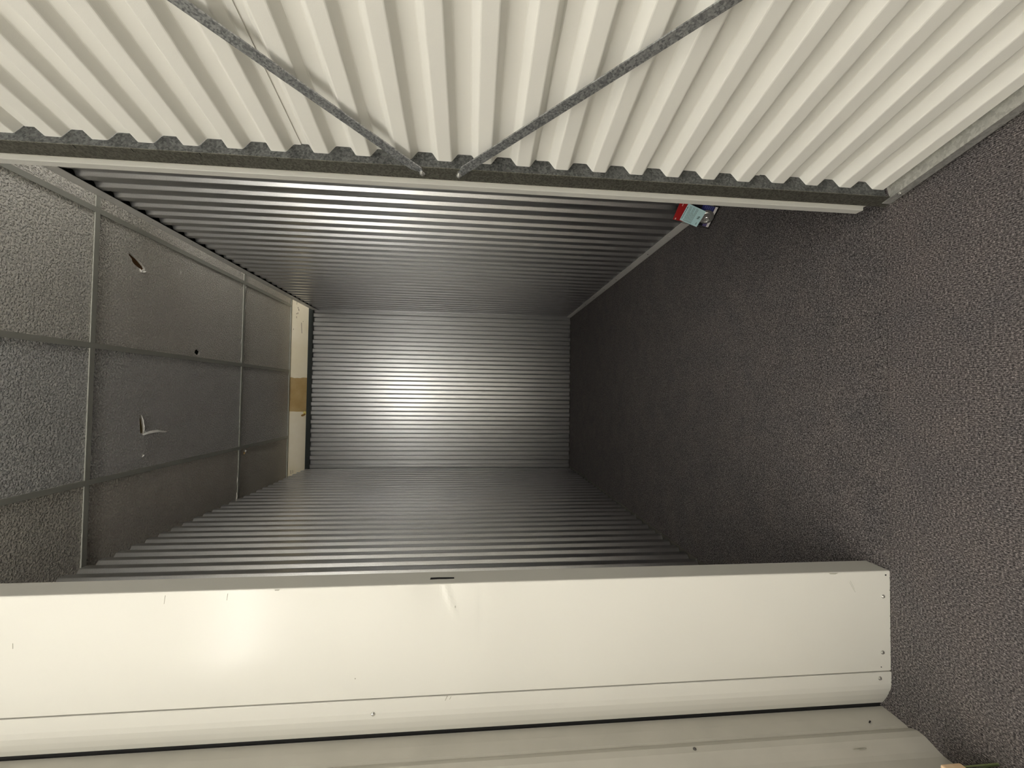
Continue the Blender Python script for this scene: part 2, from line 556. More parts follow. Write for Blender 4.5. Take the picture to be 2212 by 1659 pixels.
# main runners (along the unit) and cross tees: flange plus web
for k in range(-5, 6):
    x = TX0 + TW * k
    g = merge(box_geo(x - 0.012, x + 0.012, rows[0][0], 4.052, H, H + 0.0045), box_geo(x - 0.0015, x + 0.0015, rows[0][0], 4.052, H + 0.004, H + 0.03))
    link_mesh('main_runner', g[0], g[1], 'tee_paint', ceil)
for k in range(-3, 2):
    y = TY1 + TL * k
    for (xa, xb) in cols:
        g = merge(box_geo(xa + 0.0122, xb - 0.0122, y - 0.012, y + 0.012, H - 0.0003, H + 0.0045), box_geo(xa + 0.0122, xb - 0.0122, y - 0.0015, y + 0.0015, H + 0.004, H + 0.03))
        link_mesh('cross_tee', g[0], g[1], 'tee_paint', ceil)
g = box_geo(-2.8, 3.2, 4.035, 4.055, H - 0.001, H + 0.0045)
link_mesh('wall_angle', g[0], g[1], 'tee_paint', ceil)
box('deck_slab', -3.4, 3.4, -1.75, 4.3, H + 0.06, H + 0.1, 'brown_core', ceil)

# torn facing paper hanging from the panels
def flap(pts, drop, w, parent, mat='gypsum_white'):
    """curled strip of torn facing along pts, hanging down"""
    V, Fc = [], []
    n = len(pts)
    for i, (x, y) in enumerate(pts):
        s = 0.15 + 0.85 * math.sin(math.pi * (i + 0.5) / n) ** 0.7
        a = Vector(pts[max(i - 1, 0)]); b2 = Vector(pts[min(i + 1, n - 1)])
        t = (b2 - a).normalized()
        ox, oy = -t.y * w * 0.5 * s, t.x * w * 0.5 * s
        V += [(x - ox * 0.2, y - oy * 0.2, TZ - 0.0005), (x + ox, y + oy, TZ - drop * s), (x + ox, y + oy, TZ - drop * s + 0.0014), (x - ox * 0.2, y - oy * 0.2, TZ + 0.0014)]
    for i in range(n - 1):
        for k in range(4):
            Fc.append((4 * i + k, 4 * i + (k + 1) % 4, 4 * i + 4 + (k + 1) % 4, 4 * i + 4 + k))
    Fc += [(0, 1, 2, 3), (4 * n - 4, 4 * n - 1, 4 * n - 2, 4 * n - 3)]
    return link_mesh('torn_flap', V, Fc, mat, parent)
def tile_at(x, y):
    for (ci, ri), o in TILES.items():
        if cols[ci][0] <= x <= cols[ci][1] and rows[ri][0] <= y <= rows[ri][1]:
            return o
flap([(-0.2279, 2.331), (-0.2183, 2.3563), (-0.214, 2.3908), (-0.2132, 2.4398), (-0.2180, 2.4600), (-0.2211, 2.4741), (-0.2234, 2.5003)], 0.012, 0.02, tile_at(-0.2, 2.4))
flap([(-0.1280, 2.322), (-0.1493, 2.3325), (-0.1833, 2.3415), (-0.2100, 2.3430)], 0.004, 0.004, tile_at(-0.2, 2.4))
flap([(0.6195, 2.2741), (0.612, 2.279), (0.6029, 2.2823)], 0.010, 0.01, tile_at(0.62, 2.28))
flap([(0.606, 2.288), (0.612, 2.297), (0.618, 2.303)], 0.012, 0.008, tile_at(0.62, 2.28))
flap([(-0.325, 2.334), (-0.333, 2.343), (-0.345, 2.333)], 0.012, 0.012, tile_at(-0.33, 2.33))
flap([(-0.430, 3.314), (-0.440, 3.322), (-0.452, 3.316)], 0.014, 0.012, tile_at(-0.44, 3.3))
flap([(-0.446, 3.300), (-0.455, 3.308), (-0.466, 3.300)], 0.016, 0.012, tile_at(-0.44, 3.3), 'tan_drywall')
flap([(0.695, 2.574), (0.688, 2.571), (0.680, 2.574)], 0.006, 0.008, tile_at(0.69, 2.57))
for (xs, xe, y) in ((0.80, 0.74, 3.258), (0.66, 0.585, 3.258), (-0.62, -0.66, 3.226), (-0.73, -0.80, 3.226)):
    flap([(xs, y), (xs * 0.6 + xe * 0.4, y + 0.003), (xe, y)], 0.007, 0.01, tile_at((xs + xe) / 2, y))
for (x, y) in ((-0.43, 2.044), (-0.445, 2.046), (-0.50, 2.042), (-0.565, 2.043), (-0.64, 2.044), (0.50, 2.046), (0.53, 2.052)):
    flap([(x, y), (x - 0.006, y + 0.003), (x - 0.012, y)], 0.006, 0.006, tile_at(x, y))

# ---- side and back partitions: overlapping corrugated sheets
def wall_sheets(parent, prof_start, n_total, pitch, depth, place, z0, z1, mat, per=6):
    k = 0
    while k < n_total:
        n = min(per, n_total - k)
        pr = rib_profile(n, pitch, depth, prof_start + k * pitch, lap=0.010 if k + n < n_total else 0.0)
        # every second sheet lies a sheet thickness proud where the laps meet
        off = 0.0012 if (k // per) % 2 else 0.0
        corrugated('wall_sheet', pr, z0, z1, lambda u, d, v, off=off: place(u, d + off, v), mat, parent)
        k += n
DEP = 0.0155
PITCH_S = 0.0828
wr = empty('wall_right', (XR, 2.5, 0), 'structure', 'grey corrugated steel partition on the door side of the unit')
n_r = int((YB - 0.95) / PITCH_S)
wall_sheets(wr, YB - 0.006 - n_r * PITCH_S, n_r, PITCH_S, DEP, lambda u, d, v: (XR - d, u, v), 0.004, 2.402, 'sheet_metal')
wl = empty('wall_left', (XL, 2.5, 0), 'structure', 'grey corrugated steel partition opposite the door side, raw top edge')
ystart = 1.66 - 9 * PITCH_S
n_l = int((YB - ystart) / PITCH_S)
wall_sheets(wl, ystart, n_l, PITCH_S, DEP, lambda u, d, v: (XL + d, u, v), 0.004, ZT, 'sheet_metal')
wb = empty('wall_back', (0, YB, 0), 'structure', 'grey corrugated steel partition across the far end of the unit')
PB = 0.0827
nb = 19
wall_sheets(wb, XL - 0.035, nb, PB, 0.0165, lambda u, d, v: (u, YB - d, v), 0.004, ZT - 0.002, 'sheet_metal')

# channels and angles at the wall edges
def u_channel(name, x0, x1, y0, y1, z0, z1, t, mat, parent=None):
    g = merge(box_geo(x0, x0 + t, y0, y1, z0, z1), box_geo(x1 - t, x1, y0, y1, z0, z1), box_geo(x0, x1, y0, y1, z1 - t, z1))
    return link_mesh(name, g[0], g[1], mat, parent)
t1 = u_channel('trim_1', XR - 0.008, XR + 0.026, 0.95, YB + 0.02, 2.398, 2.447, 0.0015, 'trim_paint')
tag(t1, 'white painted channel capping the top of the right partition', None, None, 'structure')
box('channel_shade', XR + 0.0205, XR + 0.0235, 0.955, YB + 0.015, 2.399, 2.4445, 'black_hole', t1)  # black strips stand in for the shade inside the channel
box('channel_shade', XR - 0.0060, XR + 0.0200, 0.955, YB + 0.015, 2.4415, 2.4445, 'black_hole', t1)
for i, y in enumerate([1.56, 1.80, 2.02, 2.29, 2.56, 2.83, 3.10, 3.37, 3.64]):
    screw(t1, (XR - 0.008, y, 2.413), (-1, 0, 0), 0.0035)
g = merge(box_geo(XR - 0.004, XR - 0.0025, 0.95, YB, 0.0, 0.045), box_geo(XR - 0.004, XR + 0.028, 0.95, YB, 0.0, 0.0012))
t2 = link_mesh('trim_2', g[0], g[1], 'trim_paint')
tag(t2, 'pale base angle along the foot of the right partition', None, None, 'structure')
for i in range(9):
    screw(t2, (XR - 0.004, 1.66 + 0.25 * i, 0.022), (-1, 0, 0), 0.0035, 'steel_dark' if i % 2 == 0 else 'steel_bright')
g = merge(box_geo(XL - DEP - 0.003, XL - DEP - 0.0015, 0.95, YB, 0.0, 0.045), box_geo(XL - DEP - 0.003, XL + 0.010, 0.95, YB, 0.0, 0.0012))
t3 = link_mesh('trim_3', g[0], g[1], 'dirty_angle')
tag(t3, 'dirty base angle along the foot of the left partition', None, None, 'structure')
random.seed(5)
for i in range(6):
    screw(t3, (XL + 0.004 , 1.70 + 0.33 * i, 0.0012), (0, 0, 1), 0.004)
t4 = box('trim_4', XL - 0.03, XR + 0.01, YB - 0.005, YB + 0.03, ZT - 0.010, 2.478, 'dark_channel')
tag(t4, 'near black channel on top of the back partition', None, None, 'structure')

# ---- cream building wall behind the back partition
wc = empty('wall_building', (0, 4.08, 2.5), 'structure', 'cream drywall strip with a tan patch above the back partition')
rnd = random.Random(11)
def ragged(z0, z1, x, amp, n):
    return [(x + amp * (rnd.random() - 0.5), z0 + (z1 - z0) * i / n) for i in range(n + 1)]
eR = ragged(2.3, 2.66, 0.139, 0.010, 14)
eL = ragged(2.3, 2.66, -0.1758, 0.005, 14)
MW = frame((0, 4.062, 0), Vector((1, 0, 0)), Vector((0, 0, 1)), Vector((0, -1, 0)))
def slab(name, poly, y0, y1, mat):
    g = prism(poly, frame((0, 0, 0), Vector((1, 0, 0)), Vector((0, 0, 1)), Vector((0, 1, 0))), y0, y1)
    return link_mesh(name, g[0], g[1], mat, wc)
slab('drywall_sheet', eR + [(3.4, 2.66), (3.4, 2.3)], 4.060, 4.075, 'cream_drywall')
slab('drywall_sheet', eL + [(-3.4, 2.66), (-3.4, 2.3)], 4.060, 4.075, 'cream_drywall')
slab('bare_patch', eL + eR[::-1], 4.0625, 4.075, 'tan_drywall')
box('lower_wall', -3.4, 3.4, 4.062, 4.2, 0.0, 2.31, 'dark_channel', wc)
slab('stain', blob(-0.188, 2.503, 0.018, 0.020, 12, 21), 4.0594, 4.0605, 'yellow_stain')
slab('paint_drip', [(-0.192, 2.508), (-0.200, 2.498), (-0.210, 2.504), (-0.218, 2.515), (-0.222, 2.530), (-0.216, 2.540), (-0.205, 2.536), (-0.199, 2.520)], 4.0588, 4.0605, 'brown_spot')
for poly in ([(0.86, 2.603), (0.86, 2.600), (0.825, 2.602), (0.825, 2.605)], [(0.80, 2.596), (0.80, 2.590), (0.787, 2.589), (0.787, 2.594)], [(0.785, 2.590), (0.785, 2.584), (0.765, 2.580), (0.765, 2.585)],
             [(0.742, 2.606), (0.742, 2.598), (0.734, 2.598), (0.734, 2.606)], [(0.75, 2.596), (0.75, 2.591), (0.737, 2.589), (0.737, 2.595)], [(0.715, 2.606), (0.715, 2.602), (0.695, 2.600), (0.695, 2.604)],
             [(0.655, 2.560), (0.655, 2.556), (0.555, 2.550), (0.555, 2.554)], [(0.67, 2.546), (0.67, 2.541), (0.664, 2.541), (0.664, 2.546)], [(0.597, 2.630), (0.597, 2.626), (0.585, 2.626), (0.585, 2.630)],
             [(-0.720, 2.620), (-0.720, 2.616), (-0.755, 2.614), (-0.755, 2.618)], [(-0.718, 2.603), (-0.718, 2.600), (-0.750, 2.598), (-0.750, 2.601)]):
    slab('pencil_mark', poly, 4.0592, 4.0605, 'pencil')

# ---- front wall, left of the opening: folded white jamb panel with a dent
wfl = empty('wall_front', (-0.55, YP, 0), 'structure', 'white sheet metal jamb panel left of the doorway')
XG = -0.6125       # vertical joint
ZF = 2.447
def dent(x, z):
    """pushed in crease next to the opening edge"""
    dx, dz = (x - (-0.392)) / 0.060, (z - 1.015) / 0.045
    d = 0.0
    if dx < 0.3:
        d += 0.0055 * math.exp(-(dx * dx) * 1.6 - dz * dz * 1.2)
    kz = (z - (1.004 + 0.35 * (x + 0.40))) / 0.008
    d -= 0.0022 * math.exp(-kz * kz) * max(0, min(1, (x + 0.47) / 0.05))
    d += 0.0015 * math.exp(-((z - 0.93) / 0.012) ** 2) * 0.3
    return d
zs = [0.0, 0.01, 0.03, 0.2, 0.5, 0.8] + [0.85 + 0.006 * i for i in range(55)] + [1.2, 1.4, 1.6, 1.8, 2.0, 2.2, 2.4, ZF]
xs = [XG, XG + 0.03, XG + 0.08] + [-0.51 + 0.007 * i for i in range(17)] + [XJL - 0.003]
V, Fc = [], []
for z in zs:
    for x in xs:
        fade = 1.0 if x > -0.52 else 0.0
        V.append((x, YP + dent(x, z) * fade, z))
    V += [(XJL - 0.0008, YP + 0.0008, z), (XJL, YP + 0.003, z), (XJL, YP2, z), (XJL - 0.03, YP2, z)]
    V += [(XJL - 0.03, YP2 - 0.0012, z), (XJL - 0.0012, YP2 - 0.0012, z), (XJL - 0.0012, YP + 0.012, z), (XG, YP + 0.012, z)]
m_ = len(xs) + 8
for j in range(len(zs) - 1):
    for i in range(m_):
        Fc.append((j * m_ + i, j * m_ + (i + 1) % m_, (j + 1) * m_ + (i + 1) % m_, (j + 1) * m_ + i))
link_mesh('jamb_panel', V, Fc, 'white_paint', wfl, recenter=False)
# narrow corner strip beyond the joint, its outer edge rolled back
prof = [(XG - 0.0028, YP + 0.008), (XG - 0.0028, YP - 0.0002), (XG - 0.004, YP - 0.0012), (-0.642, YP - 0.0012), (-0.654, YP + 0.0006), (-0.668, YP + 0.0055), (-0.684, YP + 0.0125), (-0.6985, YP + 0.0205),
        (-0.698, YP + 0.0225), (-0.682, YP + 0.0145), (-0.667, YP + 0.008), (-0.653, YP + 0.003), (-0.642, YP + 0.0014), (-0.6225, YP + 0.0014), (-0.6225, YP + 0.008)]
g = prism(prof, Matrix.Identity(4), 0.0, ZF)
link_mesh('corner_strip', g[0], g[1], 'white_paint', wfl)
box('gap_shade', -0.735, -0.66, YP + 0.026, YP + 0.045, 0, ZF, 'black_hole', wfl)  # black box added to stop light leaking and darken the shadow gap
box('joint_backing', XG - 0.03, XG + 0.01, YP + 0.012, YP + 0.014, 0, ZF, 'steel_dark', wfl)
for (x, z) in ((-0.4461, 0.0181), (-0.5714, 0.0208), (-0.6277, 0.0295), (-0.6424, 1.1444)):
    screw(wfl, (x, YP - (0.0012 if x < XG else 0.0), z), (0, -1, 0), 0.0042)
def decal(name, poly, parent, mat, y):
    g = prism(poly, frame((0, 0, 0), Vector((1, 0, 0)), Vector((0, 0, 1)), Vector((0, 1, 0))), y - 0.0004, y + 0.0006)
    return link_mesh(name, g[0], g[1], mat, parent)
I4 = Matrix.Identity(4)
decal('screw_hole', blob(-0.3985, 0.0106, 0.0022, 0.0022, 8, 31), wfl, 'black_hole', YP)
decal('screw_hole', blob(-0.604, 0.024, 0.0012, 0.0016, 8, 32), wfl, 'black_hole', YP)
# slot cut in the jamb return
def ret_decal(name, poly, mat, x):
    g = prism(poly, frame((0, 0, 0), Vector((0, 1, 0)), Vector((0, 0, 1)), Vector((1, 0, 0))), x - 0.0006, x + 0.0004)
    return link_mesh(name, g[0], g[1], mat, wfl)
ret_decal('latch_slot', [(0.9005, 0.988), (0.9065, 0.9885), (0.9075, 1.00), (0.9085, 1.02), (0.9080, 1.038), (0.8990, 1.0382), (0.9000, 1.02), (0.8995, 1.005)], 'black_hole', XJL)
ret_decal('red_scratch', [(0.900, 2.037), (0.908, 2.052), (0.909, 2.060), (0.904, 2.050)], 'red_mark', XJL)
for poly in ([(-0.412, 0.1010), (-0.4125, 0.1005), (-0.435, 0.0860), (-0.4345, 0.0868)], [(-0.409, 0.0990), (-0.4095, 0.0985), (-0.428, 0.0880), (-0.4275, 0.0885)],
             [(-0.391, 0.150), (-0.391, 0.128), (-0.3935, 0.135), (-0.393, 0.148)], [(-0.391, 1.34), (-0.391, 1.33), (-0.393, 1.332), (-0.393, 1.339)],
             [(-0.396, 1.542), (-0.396, 1.541), (-0.412, 1.543), (-0.412, 1.5436)], [(-0.396, 1.428), (-0.396, 1.427), (-0.409, 1.4285), (-0.409, 1.429)],
             [(-0.476, 1.805), (-0.476, 1.804), (-0.486, 1.8035), (-0.486, 1.8045)], [(-0.435, 0.9850), (-0.435, 0.9838), (-0.439, 0.9838), (-0.439, 0.9850)],
             [(-0.6155, 0.998), (-0.6155, 0.9965), (-0.624, 1.001), (-0.624, 1.002)], [(-0.6165, 0.990), (-0.6165, 0.9888), (-0.622, 0.992), (-0.622, 0.993)],
             [(-0.571, 1.182), (-0.571, 1.180), (-0.573, 1.180), (-0.573, 1.182)]):
    decal('scuff', poly, wfl, 'grey_scuff', YP - (0.0012 if poly[0][0] < XG else 0.0))

# ---- front wall, right of the opening (behind the open door)
wfr = empty('wall_front', (0.9, YP, 0), 'structure', 'white sheet metal jamb and front wall behind the open door')
YR2 = 0.943
prof = [(1.75, YP), (XJR + 0.003, YP), (XJR, YP + 0.003), (XJR, YR2 - 0.0015), (XJR + 0.0015, YR2), (XJR + 0.03, YR2), (XJR + 0.03, YR2 - 0.0015), (XJR + 0.002, YR2 - 0.0015), (XJR + 0.0015, YR2 - 0.002), (XJR + 0.0015, YP + 0.006), (1.75, YP + 0.006)]
g = prism(prof, I4, 0.006, ZF)
link_mesh('jamb_panel', g[0], g[1], 'door_paint', wfr)
box('jamb_stop', XJR - 0.0105, XJR, 0.9215, 0.942, 0.012, ZF, 'door_paint', wfr, 0.0012)

# ---- corridor: left stub wall, outer walls
wcl = empty('wall_corridor', (-0.71, 0.75, 0), 'structure', 'beige ribbed sheet metal wall stub coming towards the viewer')
Y0, Y1 = 0.60, 0.8985
pts = [(0.600, -0.712), (0.620, -0.712), (0.634, -0.703), (0.664, -0.703), (0.680, -0.712), (0.708, -0.713), (0.724, -0.7145), (0.752, -0.7145), (0.772, -0.7145), (0.782, -0.712), (0.797, -0.7065), (0.808, -0.703), (0.822, -0.7025), (0.832, -0.706), (0.841, -0.7115), (0.846, -0.7095), (0.872, -0.7080), (0.9000, -0.7080)]
prof = [(x, y) for y, x in pts] + [(x - 0.0012, y) for y, x in pts[::-1]]
g = prism(prof, I4, 0.0, ZF)
link_mesh('hall_sheet', g[0], g[1], 'shaded_paint', wcl)
for (y, z) in ((0.833, 0.502),):
    screw(wcl, (-0.7025, 0.815, z), (1, 0, 0.1), 0.0035, 'steel_dark')
def sdec(poly, x, mat='grey_scuff'):
    g = prism(poly, frame((0, 0, 0), Vector((0, 1, 0)), Vector((0, 0, 1)), Vector((1, 0, 0))), x - 0.001, x + 0.0006)
    return link_mesh('scuff', g[0], g[1], mat, wcl)
sdec([(0.8585, 0.071), (0.8600, 0.073), (0.8560, 0.079), (0.8548, 0.077)], -0.7065, 'black_hole')
sdec([(0.792, 0.150), (0.7930, 0.165), (0.7915, 0.180), (0.7905, 0.165)], -0.7050, 'grey_scuff')
# neighbouring unit front and the hidden sides of the corridor
o = box('wall_corridor', -3.4, -0.7135, 0.585, 0.599, 0.0, ZF, 'hall_white'); tag(o, 'white front of the neighbouring unit outside the picture', None, None, 'structure')
o = box('wall_corridor', -3.4, 3.4, -1.76, -1.74, 0.0, H, 'hall_white'); tag(o, 'white far side of the corridor behind the viewer', None, None, 'structure')
o = box('wall_corridor', -3.42, -3.4, -1.74, 4.06, 0.0, H, 'hall_white'); tag(o, 'white end wall of the corridor on the left', None, None, 'structure')
o = box('wall_corridor', 3.4, 3.42, -1.74, 4.06, 0.0, H, 'hall_white'); tag(o, 'white end wall of the corridor on the right', None, None, 'structure')
o = box('wall_corridor', 1.752, 3.4, YP, YP + 0.01, 0.0, ZF, 'hall_white'); tag(o, 'white front wall further along the corridor', None, None, 'structure')

# ---- door_1: outward opening sheet steel door, inside face towards us
S = Vector((0.237, -0.9715, 0)).normalized()       # along the door, away from the hinge
N = Vector((S.y, -S.x, 0))                         # out of the inside face
P0 = Vector((0.4453, 0.8646, 0))
door = empty('door_1', P0, 'structure', 'open white corrugated steel swing door with galvanised frame and cross braces', world=frame(P0, S, Vector((0, 0, 1)), N))
def D(s, z, n=0.0): return P0 + S * s + Vector((0, 0, z)) + N * n
DW, DZ0, DZ1 = 0.86, 0.016, 2.32
def dbox(name, s0, s1, z0, z1, n0, n1, mat, parent=door):
    g = xf(box_geo(s0, s1, z0, z1, n0, n1), frame(P0, S, Vector((0, 0, 1)), N))
    return link_mesh(name, g[0], g[1], mat, parent)
def dmulti(name, boxes, mat, parent=door):
    g = xf(merge(*[box_geo(*b_) for b_ in boxes]), frame(P0, S, Vector((0, 0, 1)), N))
    return link_mesh(name, g[0], g[1], mat, parent)
# sheets: ridges run from the hinge to the free edge; ridge centres at z = 0.062 + k * 0.0795
PD = 0.0797
z_first = 0.0625 - PD * 0.5
LAPS = [0, 4, 10, 16, 22, 28]
for a in range(len(LAPS) - 1):
    n = LAPS[a + 1] - LAPS[a]
    pr = rib_profile(n, PD, 0.0190, flat=0.35, start= z_first + LAPS[a] * PD, lap=0.012 if a < len(LAPS) - 2 else 0.0)
    off = 0.0022 if a % 2 else 0.0
    def pl(u, d, v, off=off): return D(v, u, -0.017 + d + off)
    corrugated('door_sheet', pr, 0.0322, DW - 0.004, pl, 'door_paint', door)
stile = dmulti('hinge_stile', [(0.0, 0.0317, DZ0, DZ1, -0.0015, 0.0), (0.0, 0.0015, DZ0, DZ1, -0.045, -0.0015)], 'dull_galvanized')
dmulti('stile_web', [(0.0285, 0.0317, DZ0 + 0.03, DZ1, -0.0165, -0.0015), (0.0300, 0.0317, DZ0 + 0.03, DZ1, -0.038, -0.0165)], 'dark_galvanized', stile)
dmulti('free_stile', [(DW - 0.032, DW, DZ0, DZ1, -0.0015, 0.0), (DW - 0.0317, DW - 0.03, DZ0 + 0.03, DZ1, -0.0165, -0.0015), (DW - 0.0015, DW, DZ0, DZ1, -0.045, -0.0015)], 'dull_galvanized')
dmulti('bottom_rail', [(0.012, DW - 0.032, DZ0, 0.0365, 0.0002, 0.0016), (0.030, DW - 0.032, 0.035, 0.0365, -0.036, 0.0002)], 'light_galvanized')
dmulti('top_rail', [(0.032, DW - 0.032, DZ1 - 0.022, DZ1, 0.0002, 0.0016), (0.032, DW - 0.032, DZ1 - 0.022, DZ1 - 0.0205, -0.036, 0.0002)], 'galvanized')
# crimp marks in the stile
for z in (1.48, 1.60, 1.70, 1.34):
    dbox('stile_slit', 0.024, 0.0318, z - 0.0007, z + 0.0007, -0.0002, 0.0003, 'black_hole')
def brace(s0, z0, s1, z1):
    a, b_ = D(s0, z0, 0.0022), D(s1, z1, 0.0022)
    t = (b_ - a).normalized(); w = N.cross(t).normalized()
    L = (b_ - a).length
    hw = 0.0088
    mt = frame(a, t, w, N)
    geo = prism([(-0.006, -hw * 0.2), (0.004, -hw), (L, -hw), (L, hw), (0.018, hw)] if w.z > 0 else [(-0.006, hw * 0.2), (0.018, -hw), (L, -hw), (L, hw), (0.004, hw)], mt, -0.0020, 0.0008)
    return link_mesh('brace', geo[0], geo[1], 'galvanized', door)
brace(0.0215, 1.067, DW - 0.018, 1.067 + 1.03 * (DW - 0.04))
brace(0.0215, 0.992, DW - 0.018, 0.992 - 1.085 * (DW - 0.04))
for z in (1.064, 0.990):
    screw(door, D(0.0185, z, 0.0025), N, 0.0058, 'steel_bright', 'bolt')
for s in (0.045, 0.31, 0.62):
    screw(door, D(s, 0.028, 0.0016), N, 0.0042, 'steel_bright', 'bolt')
for z in (0.30, 1.17, 2.05):       # hinge knuckles on the corridor side
    g = cyl_geo(frame(D(-0.004, z, -0.05), S, N, Vector((0, 0, 1))), 0.007, -0.045, 0.045, 12)
    link_mesh('hinge', g[0], g[1], 'galvanized', door)

# ================================================================== THINGS
# ---- corridor lights and two added unseen ones: surface mounted wrap fixtures
for i, (lx, ly) in enumerate(LAMPS):
    L_ = empty('ceiling_light', (lx, ly, H), None, ('white strip light behind the viewer, leftmost in the corridor row', 'white strip light behind the viewer, middle of the corridor row', 'white strip light behind the viewer, rightmost in the corridor row', 'added unseen white strip light beyond the open door to brighten the ceiling', 'added unseen white strip light past the right partition to brighten the ceiling')[i], 'light', 'corridor ceiling lights')
    HL = H - LAMP_DROP
    box('light_housing', lx - 0.61, lx + 0.61, ly - 0.07, ly + 0.07, HL - 0.022, HL - 0.001, 'lamp_metal', L_)
    prof = [(-0.08, -0.023), (-0.095, -0.05), (-0.085, -0.085), (-0.05, -0.105), (0.05, -0.105), (0.085, -0.085), (0.095, -0.05), (0.08, -0.023)]
    g = prism(prof, frame((lx, ly, HL), Vector((0, 1, 0)), Vector((0, 0, 1)), Vector((1, 0, 0))), -0.6, 0.6)
    link_mesh('diffuser', g[0], g[1], 'lamp_diffuser', L_)
    for sx in (-0.606, 0.6):
        g = prism([(p[0] * 1.03, p[1] * 1.02) for p in prof], frame((lx + sx, ly, HL), Vector((0, 1, 0)), Vector((0, 0, 1)), Vector((1, 0, 0))), 0.0, 0.006)
        link_mesh('end_cap', g[0], g[1], 'lamp_metal', L_)
    for sx in (-0.45, 0.45):
        g = cyl_geo(frame((lx + sx, ly, HL), Vector((1, 0, 0)), Vector((0, 1, 0)), Vector((0, 0, 1))), 0.006, -0.002, LAMP_DROP, 10)
        link_mesh('stem', g[0], g[1], 'lamp_metal', L_)

# ---- padlock in its blister pack, leaning on the right partition
B1 = Vector((0.697, 1.6118, 0.0))
ee = Vector((0.58, -0.8146, 0)).normalized()
kk = (B1.x * ee.x + B1.y * ee.y) / (0.7467 * ee.x + 1.6609 * ee.y)
uu = (Vector((0.7467 * kk, 1.6609 * kk, HC - 0.8138 * kk)) - B1).normalized()
nn = ee.cross(uu).normalized()
if nn.y > 0: nn = -nn
PM = frame(B1 + nn * 0.002, ee, uu, nn)
pack = empty('padlock_pack', B1, None, 'round metal padlock in red and blue blister pack with pale blue slip', 'padlock', world=PM)
plain('card_red', rgb(165, 28, 30), 0.35); plain('card_blue', rgb(38, 42, 100), 0.35); plain('card_black', rgb(14, 14, 24), 0.35)
plain('card_white', rgb(222, 216, 214), 0.4); plain('card_violet', rgb(84, 76, 122), 0.4)
plain('print_white', rgb(230, 205, 200), 0.5); plain('print_dark', rgb(70, 105, 108), 0.7); plain('print_ink', rgb(38, 72, 76), 0.7); plain('print_pale', rgb(95, 105, 160), 0.5)
m, nt, b = node_mat('slip_paper'); b.inputs['Base Color'].default_value = rgb(198, 232, 236); b.inputs['Roughness'].default_value = 0.75
m, nt, b = node_mat('clear_plastic')
b.inputs['Base Color'].default_value = (0.93, 0.95, 0.95, 1); b.inputs['Roughness'].default_value = 0.06
b.inputs['Transmission Weight'].default_value = 1.0; b.inputs['IOR'].default_value = 1.12
PWD, PHT = 0.097, 0.1585
def pk(name, poly, h0, h1, mat, parent=pack):
    g = prism(poly, PM, h0, h1)
    return link_mesh(name, g[0], g[1], mat, parent)
def rect(x0, x1, y0, y1): return [(x0, y0), (x1, y0), (x1, y1), (x0, y1)]
card = pk('backing_card', rect(0.005, PWD - 0.005, 0.005, 0.150), 0.0, 0.0012, 'card_black')
pk('red_header', rect(0.005, PWD - 0.005, 0.104, 0.150), 0.0012, 0.0016, 'card_red', card)
pk('blue_print', rect(0.055, PWD - 0.006, 0.016, 0.062), 0.0012, 0.0016, 'card_blue', card)
pk('violet_print', rect(0.006, 0.040, 0.015, 0.030), 0.0012, 0.0016, 'card_violet', card)
pk('white_band', rect(0.005, PWD - 0.005, 0.005, 0.0145), 0.0012, 0.0017, 'card_white', card)
for (x0, x1, y0, y1) in ((0.008, 0.014, 0.139, 0.143), (0.067, 0.078, 0.1345, 0.137), (0.079, 0.081, 0.134, 0.141), (0.0085, 0.017, 0.119, 0.123), (0.0085, 0.0105, 0.113, 0.119), (0.013, 0.0155, 0.112, 0.1165)):
    pk('header_print', rect(x0, x1, y0, y1), 0.0016, 0.0019, 'print_white', card)
for k in range(5):
    pk('blue_print_line', rect(0.076, 0.089, 0.022 + 0.007 * k, 0.0235 + 0.007 * k), 0.0016, 0.0019, 'print_pale', card)
# clear shell: rim and two bubbles
gl = merge(prism(rect(0.0, 0.005, 0.0, PHT), PM, -0.0006, 0.0022), prism(rect(PWD - 0.005, PWD, 0.0, PHT), PM, -0.0006, 0.0022),
           prism(rect(0.005, PWD - 0.005, 0.1505, PHT), PM, -0.0006, 0.0022), prism(rect(0.005, PWD - 0.005, 0.0, 0.0045), PM, -0.0006, 0.0022))
link_mesh('clear_rim', gl[0], gl[1], 'clear_plastic', pack)
# padlock: stepped round body with a hooded shackle gap
LC = PM @ Matrix.Translation((0.047, 0.0315, 0.0020))
lg = lathe_geo(LC, [(0.0262, 0.0), (0.0282, 0.0015), (0.0282, 0.0055), (0.0262, 0.0075), (0.0250, 0.0075), (0.0246, 0.0062), (0.0238, 0.0062), (0.0228, 0.0098), (0.020, 0.0112), (0.0105, 0.0112)], 36)
lock = link_mesh('padlock_body', lg[0], lg[1], 'lock_steel', pack, smooth=False)
kg = lathe_geo(PM @ Matrix.Translation((0.0415, 0.027, 0.0128)), [(0.0098, 0.0), (0.0098, 0.0012), (0.0080, 0.0022), (0.0062, 0.0018), (0.0052, 0.0006), (0.0020, 0.0006)], 28)
link_mesh('key_cylinder', kg[0], kg[1], 'steel_bright', lock)
cg = tube_geo([PM @ Vector((0.047 + 0.017 * math.cos(a), 0.0315 + 0.017 * math.sin(a), 0.0150)) for a in [math.radians(150 + 8 * k) for k in range(9)]], 0.0022, 8)
link_mesh('shackle', cg[0], cg[1], 'steel_bright', lock)
